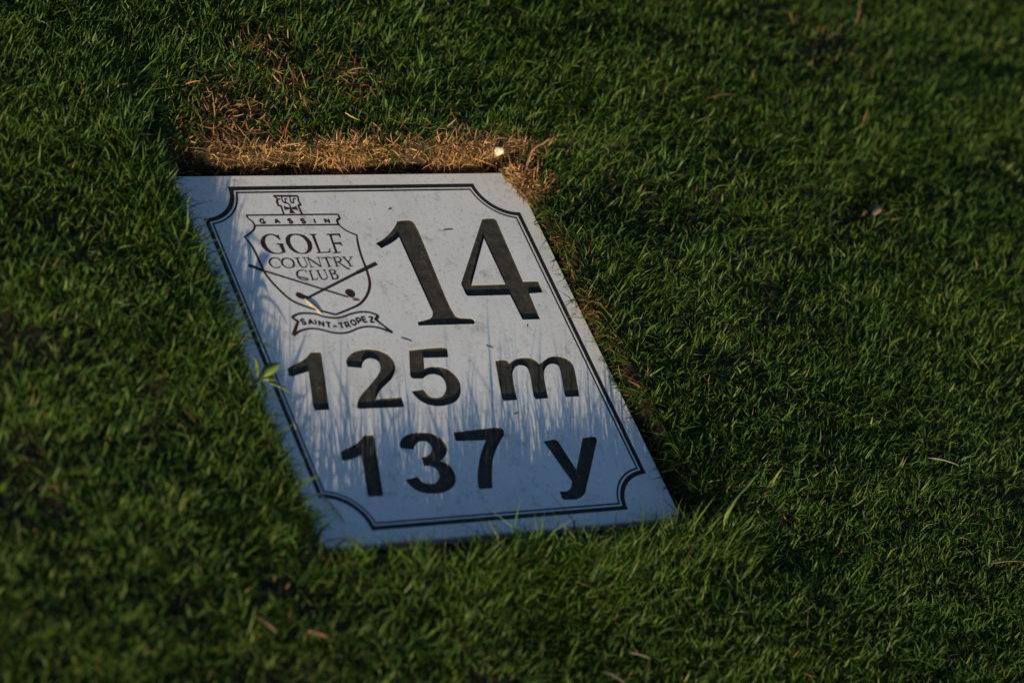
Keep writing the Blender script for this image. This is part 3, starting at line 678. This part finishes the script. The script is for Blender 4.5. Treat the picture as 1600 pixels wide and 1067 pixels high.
# brown roots and dead sheaths on the other three sides
n = 7000
t = rng.uniform(0, 1, n); s = rng.integers(0, 3, n)
x = np.where(s == 0, RX0 - rng.uniform(0, .008, n), np.where(s == 1, RX1 + rng.uniform(0, .006, n), RX0 + (RX1 - RX0) * t))
y = np.where(s == 2, RY0 - rng.uniform(0, .008, n), RY0 + (RY1 - RY0) * t)
kp = rng.uniform(0, 1, n) < smoothstep(0.52, 0.72, fbm(x, y, 0.03, 88, 2)); x, y = x[kp], y[kp]; n = len(x)
base = np.stack([x, y, ground_z(x, y) - 0.001], 1)
roots = blades('thatch', base, rng.uniform(-np.pi, np.pi, n), rng.uniform(0.3, 1.7, n), rng.normal(0.3, 0.6, n), rng.uniform(0.004, 0.011, n), rng.uniform(0.0006, 0.0013, n), straw_tint(n, 0.06, 0.45), MAT_STRAW)
tag(roots, 'brown dead sheaths fringing the sides and foot of the pocket', 'dead grass', kind='stuff')

# ------------------------------------------------------------------ small things
def ribbon(path, widths, name, mat, parent=None, cup=0.0):
    """a leaf-like strip along a 3-D path, with a folded midrib, slightly thick"""
    P = [Vector(p) for p in path]; v, f = [], []
    for i, p in enumerate(P):
        d = (P[min(i + 1, len(P) - 1)] - P[max(i - 1, 0)]).normalized()
        s = d.cross(Vector((0, 0, 1)));  s = s.normalized() if s.length > 1e-6 else Vector((1, 0, 0))
        nn = s.cross(d).normalized(); w_ = widths[i] * 0.5
        v += [p - s * w_ + nn * cup * w_, p, p + s * w_ + nn * cup * w_, p - nn * 0.0002]
    for i in range(len(P) - 1):
        a, b = 4 * i, 4 * i + 4
        f += [(a, a + 1, b + 1, b), (a + 1, a + 2, b + 2, b + 1), (a + 2, a + 3, b + 3, b + 2), (a + 3, a, b, b + 3)]
    return link(name, mesh_from(v, f, True), mat, parent)

def bez(p0, p1, p2, n):
    p0, p1, p2 = Vector(p0), Vector(p1), Vector(p2)
    return [(1 - t) ** 2 * p0 + 2 * t * (1 - t) * p1 + t * t * p2 for t in [k / n for k in range(n + 1)]]

def tube(path, radii, name, mat, parent=None, seg=7):
    P = [Vector(p) for p in path]; v, f = [], []
    for i, p in enumerate(P):
        d = (P[min(i + 1, len(P) - 1)] - P[max(i - 1, 0)]).normalized()
        q = d.to_track_quat('Z', 'Y')
        for k in range(seg):
            a = 2 * math.pi * k / seg
            v.append(p + q @ Vector((math.cos(a), math.sin(a), 0)) * radii[i] * (1 + 0.15 * math.sin(k * 3.1 + i)))
    for i in range(len(P) - 1):
        for k in range(seg):
            a, b = i * seg + k, i * seg + (k + 1) % seg
            f.append((a, b, b + seg, a + seg))
    f.append(tuple(range(seg))[::-1]); f.append(tuple(range((len(P) - 1) * seg, len(P) * seg)))
    return link(name, mesh_from(v, f, True), mat, parent)

def gz(x, y): return float(ground_z(np.array([x]), np.array([y]))[0])

MAT_PEBBLE = plain_material('chalky_white', (0.42, 0.37, 0.28), (0.62, 0.58, 0.48), 420, 0.9)
MAT_STEM = plain_material('dry_stem', (0.12, 0.055, 0.025), (0.30, 0.17, 0.08), 260, 0.7)
MAT_LEAF = plain_material('yellow_green_leaf', (0.09, 0.14, 0.02), (0.17, 0.22, 0.04), 140, 0.5)
MAT_BLADE = plain_material('broad_green_blade', (0.075, 0.115, 0.02), (0.12, 0.165, 0.03), 220, 0.5)
MAT_BEIGE = plain_material('bleached_straw', (0.42, 0.30, 0.17), (0.62, 0.48, 0.30), 260, 0.7)
MAT_RUST = plain_material('rust_brown_leaf', (0.16, 0.065, 0.025), (0.30, 0.13, 0.05), 220, 0.7)
MAT_STEM2 = plain_material('tan_straw', (0.24, 0.17, 0.09), (0.42, 0.31, 0.18), 260, 0.7)
MAT_CRUMB = plain_material('dark_crumb', (0.035, 0.022, 0.012), (0.11, 0.07, 0.035), 300, 1.0)
MAT_CRUMB.node_tree.nodes['Principled BSDF'].inputs['Specular IOR Level'].default_value = 0.02
MAT_CLOD = plain_material('dry_clod', (0.10, 0.065, 0.035), (0.26, 0.17, 0.09), 220, 0.95)

# pebble on the dead grass
bm = bmesh.new()
bmesh.ops.create_icosphere(bm, subdivisions=3, radius=1.0)
for vv in bm.verts:
    c = vv.co; k = 1 + 0.22 * math.sin(2.6 * c.x + 1) * math.cos(2.3 * c.y + 0.6) + 0.12 * math.sin(4.3 * c.z + 2 * c.x) + 0.06 * math.sin(9 * c.x - 7 * c.y)
    vv.co = Vector((c.x * 0.0035 * k, c.y * 0.0029 * k, c.z * 0.0034 * k))
me = bpy.data.meshes.new('pebble'); bm.to_mesh(me); bm.free()
me.polygons.foreach_set('use_smooth', [True] * len(me.polygons))
pebble = link('pebble', me, MAT_PEBBLE); pebble.location = (0.1190, 0.1595, 0.0122)
tag(pebble, 'small chalky white pebble lying in the tan dead grass', 'pebble')

# a dry runner arching over the corner of the plate
stem = bpy.data.objects.new('dry_runner', None); COL.objects.link(stem); stem.location = (0.140, 0.150, 0.0)
tag(stem, 'dry brown grass runner arching over the plate corner by the white pebble', 'runner')
pth = [Vector(q) for q in ((-0.008, -0.016, 0.001), (-0.005, -0.010, 0.004), (-0.0035, -0.004, 0.010), (-0.001, 0.000, 0.013), (0.001, 0.004, 0.0175), (0.005, 0.0065, 0.020), (0.0105, 0.0085, 0.0205), (0.016, 0.0115, 0.0215), (0.0205, 0.0125, 0.022))]
tube(pth, [0.0007, .0010, .0009, .0012, .0009, .0009, .0011, .0008, .0008], 'stem', MAT_STEM, stem)
for k in range(9):
    b0 = pth[-1] + Vector((rng.uniform(-.002, .002), rng.uniform(-.002, .002), rng.uniform(-.001, .001)))
    dd = Vector((rng.normal(0.001, .003), rng.normal(0, .003), rng.normal(-0.001, .002)))
    ribbon(bez(b0, b0 + dd * 0.6 + Vector((rng.normal(0, .001), rng.normal(0, .001), 0.0015)), b0 + dd, 5), [0.0008, 0.0018, 0.0021, 0.0019, 0.0012, 0.0004], 'sheath', MAT_RUST if k % 2 else MAT_STEM, stem, 0.6)
for (i, dx, dy, dz) in ((4, 0.007, -0.006, -0.006), (6, 0.003, -0.007, -0.005), (2, -0.009, 0.003, 0.001), (5, -0.006, 0.006, -0.002), (3, 0.006, -0.003, -0.006)):
    b0 = pth[i]
    ribbon(bez(b0, b0 + Vector((dx * .5, dy * .5, dz * .2 + 0.002)), b0 + Vector((dx, dy, dz)), 5), [0.0006, 0.0011, 0.0012, 0.0010, 0.0006, 0.0002], 'leaf', MAT_STEM, stem, 0.5)

# bank of soil and dead roots slumped over the plate corner
def bank_h(x, y):
    # distance inside the slanting lower edge of the slump
    nx_, ny_ = 0.955, 0.295
    s = (x - 0.1200) * nx_ + (y - 0.1480) * ny_ + (fbm(x, y, 0.008, 121, 3) - 0.5) * 0.010
    up = smoothstep(0.112, 0.130, y) * (1 - smoothstep(0.1485, 0.157, y))
    rise = smoothstep(0.0, 0.016, s) * up
    return rise * (0.0075 + (fbm(x, y, 0.006, 122, 3) - 0.5) * 0.006)
bx = np.linspace(0.108, 0.150, 64); by = np.linspace(0.108, 0.160, 78)
BX, BY = np.meshgrid(bx, by); BH = bank_h(BX, BY)
bank_v = np.concatenate([np.stack([BX, BY, BH - 0.0006], -1).reshape(-1, 3)])
bi = np.arange(BX.size).reshape(BX.shape)
bf = np.stack([bi[:-1, :-1], bi[:-1, 1:], bi[1:, 1:], bi[1:, :-1]], -1).reshape(-1, 4)
hq = BH.reshape(-1)[bf].max(1)
bf = bf[hq > 0.0004]
me = mesh_from(bank_v, [tuple(int(i) for i in q) for q in bf], True)
bmm = bmesh.new(); bmm.from_mesh(me); bmesh.ops.delete(bmm, geom=[v for v in bmm.verts if not v.link_faces], context='VERTS')
ret = bmesh.ops.extrude_face_region(bmm, geom=list(bmm.faces))
for e in ret['geom']:
    if isinstance(e, bmesh.types.BMVert): e.co.z = -0.012 if (abs(e.co.x) > PW + 0.0005 or abs(e.co.y) > PH + 0.0005) else -0.0012
bmesh.ops.recalc_face_normals(bmm, faces=bmm.faces); bmm.to_mesh(me); bmm.free()
clod = link('soil_clod', me, MAT_CLOD)
tag(clod, 'crumbly tan slump of soil spilled on the corner of the plate', 'soil')
n = 2600
x = rng.uniform(0.110, 0.152, n); y = rng.uniform(0.110, 0.160, n)
bh = bank_h(x, y); kp = bh > 0.0012; x, y, bh = x[kp], y[kp], bh[kp]; n = len(x)
base = np.stack([x, y, bh], 1)
fr = blades('thatch', base, rng.uniform(-np.pi, np.pi, n), rng.uniform(0.7, 1.8, n), rng.normal(0.1, 0.5, n), rng.gamma(3.5, 0.0018, n), rng.uniform(0.0005, 0.0011, n), straw_tint(n, 0.2, 1.1), MAT_STRAW)
tag(fr, 'tangle of tan dead grass on the soil slump at the plate corner', 'dead grass', kind='stuff')

# broad-leaved seedling leaning over the left rim
weed = bpy.data.objects.new('weed_seedling', None); COL.objects.link(weed); weed.location = (-0.1450, -0.0330, gz(-0.145, -0.033))
tag(weed, 'yellow-green broad-leaved seedling leaning over the rim of the plate', 'weed')
z0 = 0.024
tube(bez((0, 0, 0), (0.001, 0.001, 0.018), (0.004, 0.001, z0), 6), [0.0009] * 7, 'stem', MAT_LEAF, weed)
o_ = Vector((0.004, 0.001, z0))
for (dx, dy, dz, wd, cup) in ((0.0165, 0.0075, 0.006, 0.0090, 0.25), (0.012, -0.002, 0.001, 0.0075, 0.3), (-0.002, 0.010, 0.010, 0.0045, 0.5), (0.022, -0.011, -0.002, 0.0030, 0.2), (-0.012, -0.006, 0.002, 0.006, 0.3), (0.003, -0.012, -0.004, 0.0055, 0.3)):
    d = Vector((dx, dy, dz))
    ribbon(bez(o_, o_ + d * 0.5 + Vector((0, 0, 0.004)), o_ + d, 8), [wd * 0.8 * s * random.uniform(0.86, 1.1) for s in (0.12, 0.2, 0.6, 0.9, 1.0, 0.9, 0.75, 0.45, 0.08)], 'leaf', MAT_LEAF, weed, cup)

# one long blade doubled over beyond the plate's corner
bl = bpy.data.objects.new('folded_grass_blade', None); COL.objects.link(bl); bl.location = (0.146, -0.177, gz(0.146, -0.177) + 0.005)
tag(bl, 'long broad grass blade folded over beside the bottom corner of the plate', 'grass blade')
ribbon(bez((0, 0, 0.0), (-0.013, 0.004, 0.030), (0.013, 0.020, 0.026), 9) + bez((0.013, 0.020, 0.026), (0.022, 0.027, 0.025), (0.030, 0.031, 0.027), 5)[1:],
       [0.0009, .0014, .0018, .002, .002, .0019, .0018, .0018, .0017, .0018, .0025, .0026, .002, .0012, .0004], 'blade', MAT_BLADE, bl, 0.35)
ribbon(bez((-0.0015, 0.001, 0.004), (-0.012, 0.003, 0.026), (0.004, 0.014, 0.024), 8), [.001, .0018, .0022, .0024, .0023, .002, .0016, .001, .0004], 'side_blade', MAT_BLADE, bl, 0.3)

# loose bits of dead grass lying on the lawn and on the plate
def loose(name, x, y, ang, length, width, mat, label, cat, zoff=0.013, arch=0.001, group=None, dz=0.0, bow=0.1, cup=0.35):
    c, s = math.cos(ang) * length / 2, math.sin(ang) * length / 2
    zb = zoff if zoff < 0.002 else gz(x, y) + zoff
    o = ribbon(bez((-c, -s, 0), (-s * bow, c * bow, arch * 2), (c, s, dz), 8), [width * k for k in (0.35, .7, .95, 1, 1, .95, .85, .6, .15)], name, mat, None, cup)
    o.location = (x, y, zb)
    return tag(o, label, cat, group)
loose('dry_straw', 0.340, -0.142, -0.35, 0.024, 0.0016, MAT_BEIGE, 'pale bleached straw lying alone on the lawn, slanting, beyond the sign corner', 'straw')
loose('dry_straw', 0.350, -0.226, -0.05, 0.030, 0.0016, MAT_STEM, 'long reddish brown straw lying on the open lawn', 'straw')
loose('dry_straw', 0.320, 0.196, 0.15, 0.026, 0.0014, MAT_RUST, 'thin rust brown straw lying far behind the plate', 'straw')
loose('dry_straw', 0.012, -0.275, -0.75, 0.017, 0.0014, MAT_STEM2, 'short pale straw in front of the plate, the more upright of two', 'straw')
loose('dry_straw', 0.036, -0.262, -0.45, 0.014, 0.0016, MAT_STEM2, 'short broad pale straw in front of the plate, the flatter of two', 'straw')
loose('dry_leaf', -0.172, -0.222, -0.5, 0.013, 0.0045, MAT_RUST, 'curled orange-brown dead leaf in front of the plate', 'leaf', zoff=0.008)
loose('dry_leaf', -0.205, -0.215, -0.9, 0.016, 0.0030, MAT_STEM, 'narrow brown dead leaf beside the curled orange-brown leaf', 'leaf')
loose('dry_leaf', 0.404, 0.083, 0.6, 0.014, 0.0065, MAT_CLOD, 'crumpled grey-brown dead leaf lying on the lawn right of the plate', 'leaf')
loose('dry_straw', -0.121, -0.156, -0.55, 0.034, 0.0018, MAT_BEIGE, 'grey straw bridging the bottom corner of the plate and the grass', 'straw', zoff=0.001, arch=0.012)
loose('dry_straw', -0.117, -0.122, -1.18, 0.026, 0.0022, MAT_BEIGE, 'pale straw lying along the rim of the plate near its bottom corner', 'straw', zoff=0.0008, arch=0.001)
loose('dry_straw', -0.005, 0.158, -0.6, 0.026, 0.0010, MAT_BEIGE, 'thin pale straw hanging from the turf over the top of the plate', 'straw', zoff=0.008, arch=0.004)
loose('dry_straw', 0.010, 0.154, 0.1, 0.030, 0.0012, MAT_BEIGE, 'thin pale straw lying along the gap at the top of the plate', 'straw', zoff=0.004, arch=0.003)
# on the plate
loose('dry_petal', -0.0695, 0.0365, -1.05, 0.016, 0.0032, MAT_BEIGE, 'pale dry leaf scrap on the shield above the ribbon', 'leaf scrap', zoff=0.0004, arch=0.0003, cup=0.1)
loose('dry_petal', -0.0365, 0.0400, -0.15, 0.0050, 0.0014, MAT_STEM, 'brown leaf scrap beside the head of the printed club', 'leaf scrap', zoff=0.0003, arch=0.0001, cup=0.05)
for (x_, y_, a_, l_, lab) in ((-0.068, 0.060, -0.3, 0.010, 'tiny dry grass clipping left of the printed word CLUB'), (0.058, 0.0985, 0.05, 0.012, 'tiny grass clipping lying across the top of the figure 4'), (-0.012, 0.006, -0.45, 0.012, 'tiny dark clipping between the ribbon and the figure 5'),
                             (0.085, 0.0135, 0.9, 0.004, 'dark crumb below the foot of the figure 4'), (0.045, -0.0585, 0.2, 0.006, 'tiny curled dark clipping between the m and the y'), (0.02, 0.118, 0.4, 0.005, 'tiny clipping under the top border line'),
                             (0.048, -0.003, -0.5, 0.008, 'tiny dark clipping left of the letter m')):
    loose('grass_clipping', x_, y_, a_, l_ * 0.65, 0.0006, MAT_CRUMB, lab, 'clipping', zoff=0.00025, arch=0.0, bow=0.15, cup=0.0)
